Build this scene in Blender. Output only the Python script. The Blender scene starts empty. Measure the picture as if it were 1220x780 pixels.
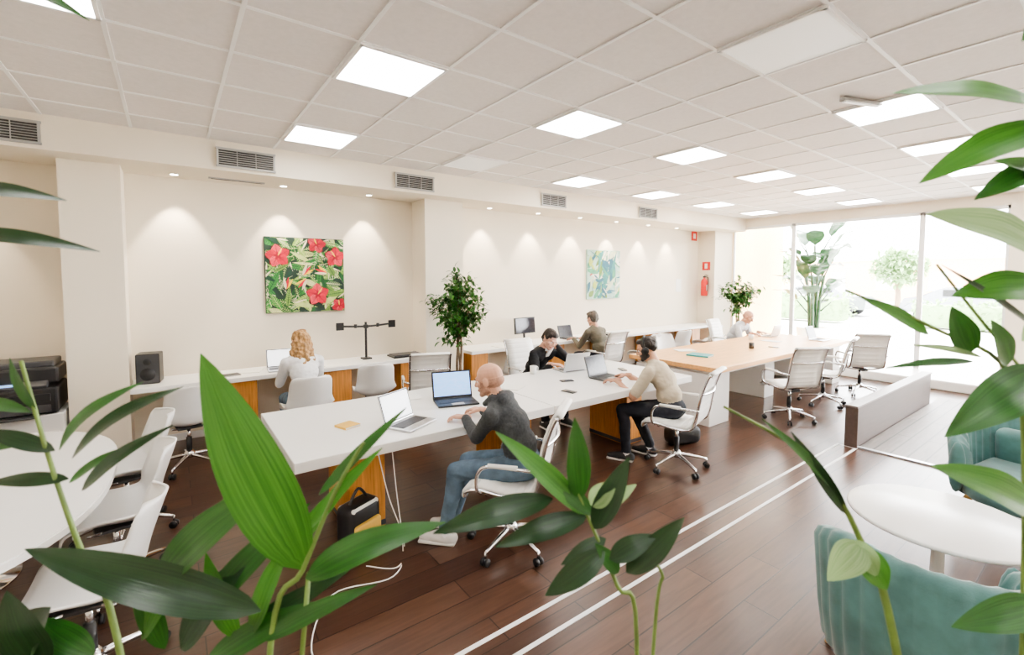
import bpy, bmesh, math, random
import numpy as np
from mathutils import Vector, Matrix, noise
random.seed(11)
V=Vector
rad=math.radians
# ------------------------------------------------------------------ materials
def mat(name,col,rough=.5,metal=0.,var=0.,vscale=6.,bump=0.,bscale=40.,emit=0.,sheen=0.,trans=0.,coat=0.,stretch=None):
    m=bpy.data.materials.new(name);m.use_nodes=True
    nt=m.node_tree;p=nt.nodes['Principled BSDF']
    c=(col[0],col[1],col[2],1)
    p.inputs['Base Color'].default_value=c
    p.inputs['Roughness'].default_value=rough;p.inputs['Metallic'].default_value=metal
    tc=nt.nodes.new('ShaderNodeTexCoord')
    src=tc.outputs['Object']
    if stretch:
        mp=nt.nodes.new('ShaderNodeMapping');mp.inputs['Scale'].default_value=stretch
        nt.links.new(src,mp.inputs[0]);src=mp.outputs[0]
    if var>0:
        n=nt.nodes.new('ShaderNodeTexNoise');n.inputs['Scale'].default_value=vscale;n.inputs['Detail'].default_value=5
        nt.links.new(src,n.inputs['Vector'])
        r=nt.nodes.new('ShaderNodeValToRGB')
        r.color_ramp.elements[0].position=.3;r.color_ramp.elements[1].position=.7
        r.color_ramp.elements[0].color=(*[x*(1-var) for x in col[:3]],1)
        r.color_ramp.elements[1].color=(*[min(1,x*(1+var)) for x in col[:3]],1)
        nt.links.new(n.outputs['Fac'],r.inputs[0]);nt.links.new(r.outputs[0],p.inputs['Base Color'])
    if bump>0:
        n2=nt.nodes.new('ShaderNodeTexNoise');n2.inputs['Scale'].default_value=bscale;n2.inputs['Detail'].default_value=3
        nt.links.new(src,n2.inputs['Vector'])
        b=nt.nodes.new('ShaderNodeBump');b.inputs['Strength'].default_value=bump;b.inputs['Distance'].default_value=.01
        nt.links.new(n2.outputs['Fac'],b.inputs['Height']);nt.links.new(b.outputs[0],p.inputs['Normal'])
    if emit>0:
        p.inputs['Emission Color'].default_value=c;p.inputs['Emission Strength'].default_value=emit
    if sheen: p.inputs['Sheen Weight'].default_value=sheen
    if coat: p.inputs['Coat Weight'].default_value=coat
    return m
def leafmat(name,c1,c2,rough=.4,trans=.35):
    m=bpy.data.materials.new(name);m.use_nodes=True
    nt=m.node_tree;p=nt.nodes['Principled BSDF'];out=nt.nodes['Material Output']
    uv=nt.nodes.new('ShaderNodeTexCoord')
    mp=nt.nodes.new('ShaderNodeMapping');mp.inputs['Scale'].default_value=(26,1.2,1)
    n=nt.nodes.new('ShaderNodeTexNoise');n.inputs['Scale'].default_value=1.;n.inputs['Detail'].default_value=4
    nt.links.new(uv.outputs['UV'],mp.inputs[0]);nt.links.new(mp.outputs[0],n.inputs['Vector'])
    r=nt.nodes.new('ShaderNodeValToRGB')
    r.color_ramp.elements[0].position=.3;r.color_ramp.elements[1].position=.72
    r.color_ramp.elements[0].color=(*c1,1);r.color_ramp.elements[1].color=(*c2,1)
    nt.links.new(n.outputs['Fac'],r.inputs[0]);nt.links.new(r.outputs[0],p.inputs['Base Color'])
    p.inputs['Roughness'].default_value=rough
    b=nt.nodes.new('ShaderNodeBump');b.inputs['Strength'].default_value=.25;b.inputs['Distance'].default_value=.002
    nt.links.new(n.outputs['Fac'],b.inputs['Height']);nt.links.new(b.outputs[0],p.inputs['Normal'])
    t=nt.nodes.new('ShaderNodeBsdfTranslucent')
    nt.links.new(r.outputs[0],t.inputs['Color'])
    mx=nt.nodes.new('ShaderNodeMixShader');mx.inputs[0].default_value=trans
    nt.links.new(p.outputs[0],mx.inputs[1]);nt.links.new(t.outputs[0],mx.inputs[2]);nt.links.new(mx.outputs[0],out.inputs[0])
    return m
def brickmat(name,c1,c2,mortar,w,h,rough,msize=.004,rot=0,grain=.35,coat=0):
    m=bpy.data.materials.new(name);m.use_nodes=True
    nt=m.node_tree;p=nt.nodes['Principled BSDF']
    tc=nt.nodes.new('ShaderNodeTexCoord');mp=nt.nodes.new('ShaderNodeMapping');mp.inputs['Rotation'].default_value=(0,0,rot)
    nt.links.new(tc.outputs['Object'],mp.inputs[0])
    br=nt.nodes.new('ShaderNodeTexBrick');br.inputs['Scale'].default_value=1;br.inputs['Brick Width'].default_value=w;br.inputs['Row Height'].default_value=h
    br.inputs['Mortar Size'].default_value=msize;br.inputs['Color1'].default_value=(*c1,1);br.inputs['Color2'].default_value=(*c2,1);br.inputs['Mortar'].default_value=(*mortar,1)
    br.inputs['Bias'].default_value=0.;br.offset=.37
    nt.links.new(mp.outputs[0],br.inputs['Vector'])
    m2=nt.nodes.new('ShaderNodeMapping');m2.inputs['Scale'].default_value=(1.2,14,1);nt.links.new(mp.outputs[0],m2.inputs[0])
    n=nt.nodes.new('ShaderNodeTexNoise');n.inputs['Scale'].default_value=2.2;n.inputs['Detail'].default_value=8;n.inputs['Distortion'].default_value=.6
    nt.links.new(m2.outputs[0],n.inputs['Vector'])
    r=nt.nodes.new('ShaderNodeValToRGB');r.color_ramp.elements[0].position=.25;r.color_ramp.elements[1].position=.75
    r.color_ramp.elements[0].color=(1-grain,1-grain,1-grain,1);r.color_ramp.elements[1].color=(1+grain*.6,)*3+(1,)
    nt.links.new(n.outputs['Fac'],r.inputs[0])
    mx=nt.nodes.new('ShaderNodeMix');mx.data_type='RGBA';mx.blend_type='MULTIPLY';mx.inputs[0].default_value=1
    nt.links.new(br.outputs['Color'],mx.inputs[6]);nt.links.new(r.outputs[0],mx.inputs[7]);nt.links.new(mx.outputs[2],p.inputs['Base Color'])
    p.inputs['Roughness'].default_value=rough
    b=nt.nodes.new('ShaderNodeBump');b.inputs['Strength'].default_value=.25;b.inputs['Distance'].default_value=.003
    nt.links.new(br.outputs['Fac'],b.inputs['Height']);b.invert=True;nt.links.new(b.outputs[0],p.inputs['Normal'])
    return m
M={}
M['wall']=mat('wall_paint',(.85,.77,.64),.85,var=.015,vscale=2,bump=.05,bscale=120)
M['ceil']=mat('ceiling_tile',(.82,.775,.75),.9,var=.03,vscale=30,bump=.12,bscale=200)
M['tbar']=mat('ceiling_tbar',(.95,.94,.93),.5,var=.01)
M['floor']=brickmat('floor_wood',(.098,.049,.031),(.062,.031,.021),(.022,.012,.009),1.25,.19,.28,grain=.32)
M['deck']=brickmat('deck_wood',(.21,.175,.15),(.155,.13,.115),(.05,.04,.035),2.4,.14,.5,msize=.008)
M['white']=mat('white_lacquer',(.87,.86,.84),.3,var=.01)
M['wplast']=mat('white_plastic',(.86,.85,.83),.35,var=.01)
M['wleather']=mat('white_leather',(.87,.855,.82),.42,var=.02,bump=.1,bscale=90)
M['chrome']=mat('polished_chrome',(.82,.82,.84),.13,metal=1,var=.02)
M['alu']=mat('brushed_aluminium',(.62,.63,.65),.32,metal=.9,var=.03)
M['black']=mat('black_plastic',(.018,.018,.02),.4,var=.1)
M['dgrey']=mat('dark_grey_plastic',(.06,.06,.065),.45,var=.1)
M['oak']=mat('oak_wood',(.55,.24,.06),.45,var=.25,vscale=3,stretch=(18,18,1.2))
M['oaktop']=mat('light_oak_top',(.76,.42,.17),.34,var=.15,vscale=3,stretch=(1,14,14))
M['brownwood']=mat('partition_laminate',(.10,.07,.06),.45,var=.1,vscale=3,stretch=(1,12,12))
M['greytop']=mat('partition_cap',(.22,.18,.16),.4,var=.06)
M['panel']=mat('light_panel_lit',(1,.985,.96),.5,emit=20)
M['paneloff']=mat('light_panel_off',(.95,.95,.93),.5,emit=.25)
M['spot']=mat('spot_lamp',(1,.9,.72),.5,emit=30)
M['ventdark']=mat('vent_dark',(.05,.05,.05),.8,var=.1)
M['vent']=mat('vent_metal',(.42,.41,.39),.5,var=.05)
M['tape']=mat('white_tape',(.85,.85,.85),.5,var=.03)
M['velvet']=mat('teal_velvet',(.085,.20,.195),.75,var=.25,vscale=9,sheen=.4,bump=.1,bscale=150)
M['gold']=mat('golden_oak_leg',(.60,.36,.12),.35,var=.15)
M['red']=mat('red_enamel',(.62,.03,.025),.3,var=.05)
M['teal']=mat('teal_cover',(.05,.33,.35),.5,var=.1)
M['yellow']=mat('yellow_cover',(.78,.48,.10),.5,var=.1)
M['paper']=mat('paper',(.88,.87,.83),.8,var=.02)
M['scrA']=mat('screen_document',(.80,.84,.90),.3,emit=1.6,var=.25,vscale=60,stretch=(1,1,8))
M['scrB']=mat('screen_blue',(.22,.40,.75),.3,emit=1.8,var=.5,vscale=22,stretch=(1,1,5))
M['scrD']=mat('screen_dark',(.03,.03,.04),.12,var=.3,vscale=30)
M['soil']=mat('soil',(.05,.033,.022),.95,var=.4,vscale=40,bump=.5)
M['terra']=mat('grey_pot',(.25,.23,.21),.7,var=.1)
M['bark']=mat('bark',(.20,.14,.09),.85,var=.35,vscale=25,bump=.5)
M['stem']=mat('green_stem',(.15,.23,.06),.5,var=.3,vscale=20)
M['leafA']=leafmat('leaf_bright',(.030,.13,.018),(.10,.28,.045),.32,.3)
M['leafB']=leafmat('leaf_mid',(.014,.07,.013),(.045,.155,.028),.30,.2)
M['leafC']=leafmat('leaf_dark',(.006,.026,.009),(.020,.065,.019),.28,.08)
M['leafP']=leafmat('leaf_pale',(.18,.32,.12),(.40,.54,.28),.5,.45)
M['ficus']=leafmat('ficus_leaf',(.015,.075,.014),(.05,.18,.03),.4,.2)
M['skin']=mat('skin_light',(.60,.34,.24),.55,var=.08,vscale=14)
M['skin2']=mat('skin_tan',(.52,.28,.185),.55,var=.08,vscale=14)
M['lips']=mat('lips',(.42,.16,.13),.5,var=.05)
M['stub']=mat('stubble',(.40,.225,.16),.75,var=.2,vscale=80)
M['eye']=mat('eye_white',(.7,.67,.63),.25,var=.02);M['iris']=mat('iris',(.03,.02,.015),.2,var=.1)
M['hairD']=mat('hair_dark',(.020,.013,.010),.5,var=.5,vscale=60,bump=.8,bscale=90,stretch=(1,1,.25))
M['hairB']=mat('hair_blonde',(.38,.22,.09),.5,var=.5,vscale=50,bump=.9,bscale=70,stretch=(1,1,.2))
M['hairG']=mat('hair_grey',(.10,.085,.07),.6,var=.4,vscale=60,bump=.7,bscale=90)
M['hoodie']=mat('charcoal_hoodie',(.055,.06,.064),.9,var=.25,vscale=60,bump=.3,bscale=60)
M['jeans']=mat('blue_jeans',(.10,.15,.205),.85,var=.3,vscale=12,bump=.25,bscale=150)
M['djeans']=mat('dark_trousers',(.022,.025,.035),.85,var=.3,vscale=12)
M['suit']=mat('black_suit',(.012,.012,.014),.8,var=.2)
M['shirtw']=mat('white_shirt',(.82,.82,.83),.8,var=.03,bump=.15)
M['beige']=mat('beige_tshirt',(.52,.45,.34),.9,var=.06,bump=.2)
M['olive']=mat('olive_shirt',(.13,.115,.085),.9,var=.15)
M['lgrey']=mat('light_grey_shirt',(.60,.62,.66),.9,var=.06)
M['shoe']=mat('white_sneaker',(.72,.70,.68),.6,var=.06);M['shoed']=mat('dark_sneaker',(.04,.04,.045),.6,var=.2)
M['stucco']=mat('cream_stucco',(.68,.48,.24),.9,var=.05,bump=.2)
M['ground']=mat('plaza_paving',(.84,.82,.79),.8,var=.04,vscale=1)
M['hedge']=leafmat('hedge_leaf',(.16,.28,.10),(.32,.46,.22),.6,.2)
M['brick']=mat('terracotta_render',(.80,.45,.28),.9,var=.1)
M['asph']=mat('asphalt',(.45,.45,.46),.9,var=.1)
M['carp']=mat('car_paint',(.20,.21,.23),.25,metal=.4,var=.05)
# glass
g=bpy.data.materials.new('window_glass');g.use_nodes=True;nt=g.node_tree;nt.nodes.remove(nt.nodes['Principled BSDF'])
tr=nt.nodes.new('ShaderNodeBsdfTransparent');gl=nt.nodes.new('ShaderNodeBsdfGlossy');gl.inputs['Roughness'].default_value=.02
fr=nt.nodes.new('ShaderNodeFresnel');fr.inputs[0].default_value=1.3;mx=nt.nodes.new('ShaderNodeMixShader')
nt.links.new(fr.outputs[0],mx.inputs[0]);nt.links.new(tr.outputs[0],mx.inputs[1]);nt.links.new(gl.outputs[0],mx.inputs[2]);nt.links.new(mx.outputs[0],nt.nodes['Material Output'].inputs[0])
M['glass']=g
# ------------------------------------------------------------------ builder
_bc={}
def bevbox(sx,sy,sz,b,seg=2):
    k=(round(sx,4),round(sy,4),round(sz,4),b,seg)
    if k not in _bc:
        bm=bmesh.new();bmesh.ops.create_cube(bm,size=1)
        for v in bm.verts: v.co=V((v.co.x*sx,v.co.y*sy,v.co.z*sz))
        if b>0: bmesh.ops.bevel(bm,geom=list(bm.edges),offset=min(b,.49*min(sx,sy,sz)),segments=seg,affect='EDGES',profile=.5)
        bm.verts.index_update()
        _bc[k]=([v.co.copy() for v in bm.verts],[[v.index for v in f.verts] for f in bm.faces]);bm.free()
    return _bc[k]
def frame(d):
    d=d.normalized();a=V((0,0,1)) if abs(d.z)<.9 else V((1,0,0))
    u=d.cross(a).normalized();return u,d.cross(u).normalized()
def smooth_path(pts,n=6):
    P=[V(p) for p in pts]
    if len(P)<3: return P
    out=[]
    for i in range(len(P)-1):
        p0=P[max(i-1,0)];p1=P[i];p2=P[i+1];p3=P[min(i+2,len(P)-1)]
        for k in range(n):
            t=k/n
            out.append(.5*((2*p1)+(p2-p0)*t+(2*p0-5*p1+4*p2-p3)*t*t+(3*p1-p0-3*p2+p3)*t**3))
    out.append(P[-1]);return out
class B:
    def __init__(s): s.v=[];s.f=[];s.m=[];s.sm=[];s.uv=[];s.mats=[];s.T=Matrix()
    def add(s,vs,fs,mt,smooth=False,uv=None):
        mt=M[mt] if isinstance(mt,str) else mt
        if mt not in s.mats: s.mats.append(mt)
        mi=s.mats.index(mt);o=len(s.v);T=s.T
        s.v+= [T@V(v) for v in vs]
        s.uv+= uv if uv else [(0,0)]*len(vs)
        for f in fs: s.f.append([i+o for i in f]);s.m.append(mi);s.sm.append(smooth)
    def box(s,c,size,mt,bev=0,R=None,seg=2):
        vs,fs=bevbox(*size,bev,seg);c=V(c)
        if R is not None: vs=[R@v for v in vs]
        s.add([v+c for v in vs],fs,mt,bev>0 and seg>2)
    def tube(s,pts,r,mt,seg=8,n=5,sm=True,caps=True):
        P=smooth_path(pts,n) if n>1 else [V(p) for p in pts]
        N=len(P);rr=r if callable(r) else ((lambda t:r) if not isinstance(r,(list,tuple)) else (lambda t:r[0]+(r[1]-r[0])*t))
        vs=[];fs=[];u=None
        for i,p in enumerate(P):
            d=(P[min(i+1,N-1)]-P[max(i-1,0)])
            if d.length<1e-9:d=V((0,0,1))
            d.normalize()
            if u is None: u,w=frame(d)
            else:
                u=(u-d*u.dot(d));u=u.normalized() if u.length>1e-6 else frame(d)[0]
            w=d.cross(u);q=rr(i/(N-1))
            for k in range(seg):
                a=2*math.pi*k/seg;vs.append(p+u*math.cos(a)*q+w*math.sin(a)*q)
        for i in range(N-1):
            for k in range(seg):
                a=i*seg+k;b=i*seg+(k+1)%seg;fs.append([a,b,b+seg,a+seg])
        if caps: fs.append(list(range(seg))[::-1]);fs.append([(N-1)*seg+k for k in range(seg)])
        s.add(vs,fs,mt,sm)
    def cyl(s,p0,p1,r,mt,r1=None,seg=20): s.tube([p0,p1],[r,r if r1 is None else r1],mt,seg,1)
    def lathe(s,prof,mt,seg=28,c=(0,0,0),sm=True):
        c=V(c);vs=[];fs=[];n=len(prof)
        for (r,z) in prof:
            for k in range(seg):
                a=2*math.pi*k/seg;vs.append(c+V((r*math.cos(a),r*math.sin(a),z)))
        for i in range(n-1):
            for k in range(seg):
                a=i*seg+k;b=i*seg+(k+1)%seg;fs.append([a,b,b+seg,a+seg])
        fs.append(list(range(seg))[::-1]);fs.append([(n-1)*seg+k for k in range(seg)])
        s.add(vs,fs,mt,sm)
    def ell(s,c,r,mt,R=None,seg=16):
        vs=[];fs=[];c=V(c);n=seg//2
        for i in range(n+1):
            t=math.pi*i/n
            for k in range(seg):
                a=2*math.pi*k/seg;q=V((r[0]*math.sin(t+1e-4)*math.cos(a),r[1]*math.sin(t+1e-4)*math.sin(a),r[2]*math.cos(t)))
                if R is not None:q=R@q
                vs.append(c+q)
        for i in range(n):
            for k in range(seg):
                a=i*seg+k;b=i*seg+(k+1)%seg;fs.append([a,b,b+seg,a+seg])
        fs.append(list(range(seg)));fs.append([n*seg+k for k in range(seg)][::-1])
        s.add(vs,fs,mt,True)
    def grid(s,fn,nu,nv,mt,thick=.01,sm=True):
        P=[[V(fn(i/nu,j/nv)) for j in range(nv+1)] for i in range(nu+1)]
        vs=[];fs=[]
        for i in range(nu+1):
            for j in range(nv+1): vs.append(P[i][j])
        W=nv+1;O=len(vs)
        for i in range(nu+1):
            for j in range(nv+1):
                du=P[min(i+1,nu)][j]-P[max(i-1,0)][j];dv=P[i][min(j+1,nv)]-P[i][max(j-1,0)]
                nn=du.cross(dv);nn=nn.normalized() if nn.length>1e-10 else V((0,0,1))
                vs.append(P[i][j]-nn*thick)
        for i in range(nu):
            for j in range(nv):
                a=i*W+j;fs.append([a,a+1,a+W+1,a+W]);fs.append([O+a,O+a+W,O+a+W+1,O+a+1])
        for i in range(nu):
            for j in (0,nv):
                a=i*W+j;fs.append([a,a+W,O+a+W,O+a])
        for j in range(nv):
            for i in (0,nu):
                a=i*W+j;fs.append([a,a+1,O+a+1,O+a])
        s.add(vs,fs,mt,sm)
    def prism(s,poly,z0,z1,mt,sm=False):
        n=len(poly);vs=[(x,y,z0) for x,y in poly]+[(x,y,z1) for x,y in poly]
        fs=[list(range(n))[::-1],[n+i for i in range(n)]]+[[i,(i+1)%n,n+(i+1)%n,n+i] for i in range(n)]
        s.add(vs,fs,mt,sm)
    def leaf(s,b,t,w,mt,up=None,sag=.08,fold=.25,n=9,wave=0.):
        b=V(b);t=V(t);d=t-b;L=d.length;d.normalize()
        up=V(up) if up is not None else V((0,0,1))
        sd=d.cross(up)
        if sd.length<.05: sd=d.cross(V((0,1,0)))
        sd.normalize();nn=sd.cross(d).normalized()
        vs=[];fs=[];uv=[]
        for i in range(n+1):
            q=i/n
            ww=w*.5*(math.sin(math.pi*min(1,q**.75*1.0))**.8 if 0<q<1 else 0.0)
            ww=max(ww,.0006)
            c=b+d*L*q+nn*(math.sin(math.pi*q)*sag*L)
            for k,x in enumerate((-1,-.5,0,.5,1)):
                off=nn*(abs(x)*fold*ww+wave*ww*math.sin(q*14+x))
                vs.append(c+sd*ww*x+off);uv.append(((x+1)/2,q))
        for i in range(n):
            for k in range(4):
                a=i*5+k;fs.append([a,a+1,a+6,a+5])
        s.add(vs,fs,mt,True,uv)
    def build(s,name,loc=(0,0,0),rz=0,recalc=True,parent=None):
        me=bpy.data.meshes.new(name)
        me.from_pydata([tuple(v) for v in s.v],[],s.f)
        for m in s.mats: me.materials.append(m)
        me.polygons.foreach_set('material_index',s.m);me.polygons.foreach_set('use_smooth',s.sm)
        ul=me.uv_layers.new(name='UVMap')
        li=np.zeros(len(me.loops),dtype=np.int32);me.loops.foreach_get('vertex_index',li)
        ul.data.foreach_set('uv',np.array(s.uv,dtype=np.float32)[li].ravel())
        if recalc:
            bm=bmesh.new();bm.from_mesh(me);bmesh.ops.recalc_face_normals(bm,faces=bm.faces);bm.to_mesh(me);bm.free()
        me.update()
        return place(me,name,loc,rz)
def place(me,name,loc,rz=0):
    o=bpy.data.objects.new(name,me);bpy.context.collection.objects.link(o)
    o.location=loc;o.rotation_euler=(0,0,rz);return o
def slab(name,lo,hi,mt,bev=0):
    c=[(a+b)/2 for a,b in zip(lo,hi)];b=B();b.box((0,0,0),[abs(y-x) for x,y in zip(lo,hi)],mt,bev)
    return b.build(name,c)
def RX(a):return Matrix.Rotation(a,3,'X')
def RZ(a):return Matrix.Rotation(a,3,'Z')
# ------------------------------------------------------------------ room shell
HC=3.25;X0,X1=-2.6,11.2;Y0,Y1=-3.5,6.4
slab('floor',(X0-.1,Y0-.1,-.1),(X1+.1,Y1+.1,0),'floor')
slab('ceiling',(X0-.1,Y0-.1,HC),(X1+.1,Y1+.1,HC+.1),'ceil')
slab('wall_back',(X0-.1,Y1,0),(X1,Y1+.12,HC),'wall')
slab('wall_left',(X0-.12,Y0,0),(X0,Y1,HC),'wall')
slab('wall_front',(X0,Y0-.12,0),(X1,Y0,HC),'wall')
slab('wall_soffit',(X0,5.65,2.95),(X1,Y1,HC),'wall')
for a,b in ((-.81,-.36),(2.90,3.51),(10.4,11.2)):
    slab('wall_pillar',(a,5.97,0),(b,Y1,2.95),'wall')
slab('wall_lintel',(X1,Y0,3.05),(X1+.15,Y1,HC),'wall')
slab('wall_facade_column',(X1-.02,.85,0),(X1+.3,1.28,3.05),'wall')
for a,b,yy in ((X0,-.81,6.4),(-.36,2.9,6.4),(3.51,10.4,6.4),(-.81,-.36,5.97),(2.9,3.51,5.97)):
    slab('baseboard_back',(a,yy-.012,0),(b,yy,.08),'wplast')
slab('baseboard_left',(X0,Y0,0),(X0+.012,Y1,.08),'wplast')
# ceiling grid
b=B()
x=.95-.6*5
while x<X1: b.box((x,(Y0+5.65)/2,HC-.003),(.024,5.65-Y0,.006),'tbar');x+=.6
y=2.8-.6*10
while y<5.65: b.box(((X0+X1)/2,y,HC-.0032),(X1-X0,.024,.0066),'tbar');y+=.6
b.build('ceiling_grid_trim')
# recessed light panels
def panel(x,y,on=True):
    b=B();b.box((0,0,0),(.57,.57,.012),'panel' if on else 'paneloff')
    for sx,sy,a,c in ((0,.285,.6,.02),(0,-.285,.6,.02),(.285,0,.02,.6),(-.285,0,.02,.6)):
        b.box((sx,sy,-.004),(a,c,.014),'tbar')
    b.build('ceiling_light_panel',(x,y,HC-.008))
for iy,y in enumerate((4.9,3.1,1.3,-.5,-2.3)):
    for ix in range(-1,6):
        if ix==-1 and iy==0: continue
        x=1.25+1.8*ix
        on=not((ix==1 and iy in(0,2)) or (ix==0 and iy==2))
        panel(x,y,on)
# downlights
for x in (.07,1.13,2.17,4.1,5.1,6.1,7.1,8.1,9.1,-1.6):
    b=B();b.lathe([(.045,-.004),(.05,0),(.036,.002)],'chrome');b.lathe([(.035,-.002),(.034,.001)],'spot',c=(0,0,-.003))
    b.build('recessed_downlight',(x,6.14,2.943))
    l=bpy.data.lights.new('spot_beam','SPOT');l.energy=105;l.color=(1,.86,.68);l.spot_size=rad(64);l.spot_blend=.45;l.shadow_soft_size=.03
    o=bpy.data.objects.new('downlight_beam',l);bpy.context.collection.objects.link(o);o.location=(x,6.16,2.93);o.rotation_euler=(rad(8),0,0)
# vents
def vent(xa,xb):
    w=xb-xa;b=B();h=.18
    b.box((0,0,0),(w,.012,h),'ventdark')
    for z in (-h/2,h/2): b.box((0,-.008,z),(w+.03,.02,.018),'vent')
    for x in (-w/2,w/2): b.box((x,-.008,0),(.018,.02,h),'vent')
    n=8
    for i in range(n): b.box((0,-.01,-h/2+h*(i+.5)/n),(w,.014,.003),'vent',R=RX(rad(35)))
    for i in range(1,3): b.box((-w/2+w*i/3,-.008,0),(.006,.014,h),'vent')
    b.build('air_vent',((xa+xb)/2,5.638,3.08))
for q in ((-1.37,-.86),(.43,.95),(2.34,2.86),(4.76,5.26),(7.16,7.68)): vent(*q)
b=B();b.box((0,0,0),(.55,.05,.012),'vent');b.box((0,0,-.004),(.5,.02,.01),'ventdark');b.build('linear_air_diffuser',(.65,6.12,2.944))
b=B();b.box((0,0,0),(.40,.05,.028),'vent',.006);b.box((0,0,-.016),(.36,.035,.01),'paneloff',.003);b.build('emergency_light',(4.42,1.35,HC-.022),rad(-20))
# facade: window frames, glass
ys=[5.97,4.6,2.4,1.28]
ys2=[.85,-2.0,Y0]
k=0
for seq in (ys,ys2):
  for i in range(len(seq)-1):
    a,c=seq[i+1],seq[i];k+=1
    b=B();ym=(a+c)/2;w=c-a
    b.box((0,w/2-.02,1.525),(.06,.04,3.05),'wplast',.004);b.box((0,-w/2+.02,1.525),(.06,.04,3.05),'wplast',.004)
    b.box((0,0,.03),(.06,w,.06),'wplast',.004);b.box((0,0,3.02),(.06,w,.06),'wplast',.004)
    b.box((0,0,1.53),(.008,w-.08,2.94),'glass')
    b.build('window_%d'%k,(X1+.05,ym,0))
# exterior
slab('exterior_ground',(X1+.1,-40,-.12),(90,60,-.02),'ground')
slab('exterior_side_wall',(X1+.12,5.95,-.02),(13.9,6.4,3.6),'stucco')
slab('exterior_road',(24,-40,-.018),(31,60,-.012),'asph')
def ext_build(name,x,y,sx,sy,h,mt):
    b=B();b.box((0,0,h/2),(sx,sy,h),mt);b.box((0,0,h+.1),(sx+.3,sy+.3,.2),'wplast')
    k=int(sy/3)
    for i in range(k):
        yy=-sy/2+sy*(i+.5)/k
        for zz in range(int(h//3)): b.box((-sx/2-.02,yy,1.6+3*zz),(.06,1.1,1.4),'vent');b.box((-sx/2-.04,yy,.85+3*zz),(.1,1.3,.08),'wplast')
    b.build(name,(x,y,0))
ext_build('exterior_building',50,12,8,16,3.2,'brick')
ext_build('exterior_building',52,34,8,14,3.8,'stucco')
def hedge(x,y,sx,sy,h,name='exterior_hedge'):
    b=B()
    b.box((0,0,h*.45),(sx*.8,sy*.9,h*.8),'hedge',.1)
    for i in range(900):
        p=V((random.uniform(-1,1)*sx/2,random.uniform(-1,1)*sy/2,random.uniform(.1,1)*h))
        d=V((random.gauss(0,1),random.gauss(0,1),random.gauss(0,1))).normalized()*.22
        b.leaf(p,p+d,.1,'hedge',n=3)
    b.build(name,(x,y,0),recalc=False)
hedge(22,9,1.2,4.5,1.2);hedge(22.5,3,1.2,4,1.0)
def tree(x,y,h,r):
    b=B();b.tube([(0,0,0),(.1,0,h*.3),(0,.1,h*.6)],[.16,.09],'bark')
    for i in range(1300):
        d=V((random.gauss(0,1),random.gauss(0,1),random.gauss(0,1))).normalized()*r*random.random()**.4
        p=V((0,0,h*.75))+V((d.x,d.y,d.z*.8));e=V((random.gauss(0,1),random.gauss(0,1),random.gauss(0,1))).normalized()*.35
        b.leaf(p,p+e,.18,'hedge',n=3)
    b.build('exterior_tree',(x,y,0),recalc=False)
tree(34,15,3.3,1.4);tree(35,20,3.4,1.5);tree(33,8,3.2,1.3)
def car(x,y,rz):
    b=B()
    prof=[(-2.1,.35),(-2.15,.75),(-1.9,.95),(-1.3,1.0),(-.7,1.42),(.7,1.45),(1.5,1.05),(2.0,.95),(2.15,.6),(2.1,.35)]
    def side(u,v):
        i=v*(len(prof)-1);k=min(int(i),len(prof)-2);t=i-k
        yy=prof[k][0]*(1-t)+prof[k+1][0]*t;zz=prof[k][1]*(1-t)+prof[k+1][1]*t
        xx=(u*2-1)*(.85-.18*max(0,zz-.95)/.5);return (xx,yy,zz)
    n=40;poly=[side(0,j/n) for j in range(n+1)];poly2=[side(1,j/n) for j in range(n+1)]
    vs=poly+poly2;N=n+1
    b.add(vs,[list(range(N)),list(range(N,2*N))[::-1]]+[[i,i+1,N+i+1,N+i] for i in range(n)]+[[n,0,N,N+n]],'carp')
    for sx in(-1,1):
        for yy in(-1.3,1.35): b.cyl((sx*.70,yy,.32),(sx*.88,yy,.32),.32,'black');b.cyl((sx*.88,yy,.32),(sx*.89,yy,.32),.18,'alu')
        b.box((sx*.79,.0,1.2),(.04,1.5,.28),'black',.02)
    b.build('parked_car',(x,y,0),rz)
car(26.5,9.5,0);car(26.5,4,0)
# ------------------------------------------------------------------ low partition, ramp deck, tape
b=B();b.box((0,0,.22),(3.0,.10,.44),'brownwood',.004);b.box((0,0,.45),(3.04,.12,.022),'greytop',.004);b.box((-1.5,0,.22),(.02,.12,.44),'brownwood',.003)
b.build('low_partition',(7.42,1.78,0))
slab('ramp_deck',(5.98,-1.6,0.0),(9.4,1.715,.012),'deck')
slab('trim_deck',(5.93,-1.6,0),(5.98,1.75,.016),'alu')
slab('floor_tape_trim',(-1.5,1.885,0),(5.93,1.91,.003),'tape')
slab('floor_tape_trim',(-1.5,1.715,0),(5.93,1.74,.003),'tape')
slab('floor_tape_trim',(5.9,1.745,0),(5.925,1.88,.003),'tape')
b=B();b.box((0,0,.08),(1.0,3.2,.16),'white',.02);b.build('entrance_step',(10.6,1.9,0))
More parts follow.
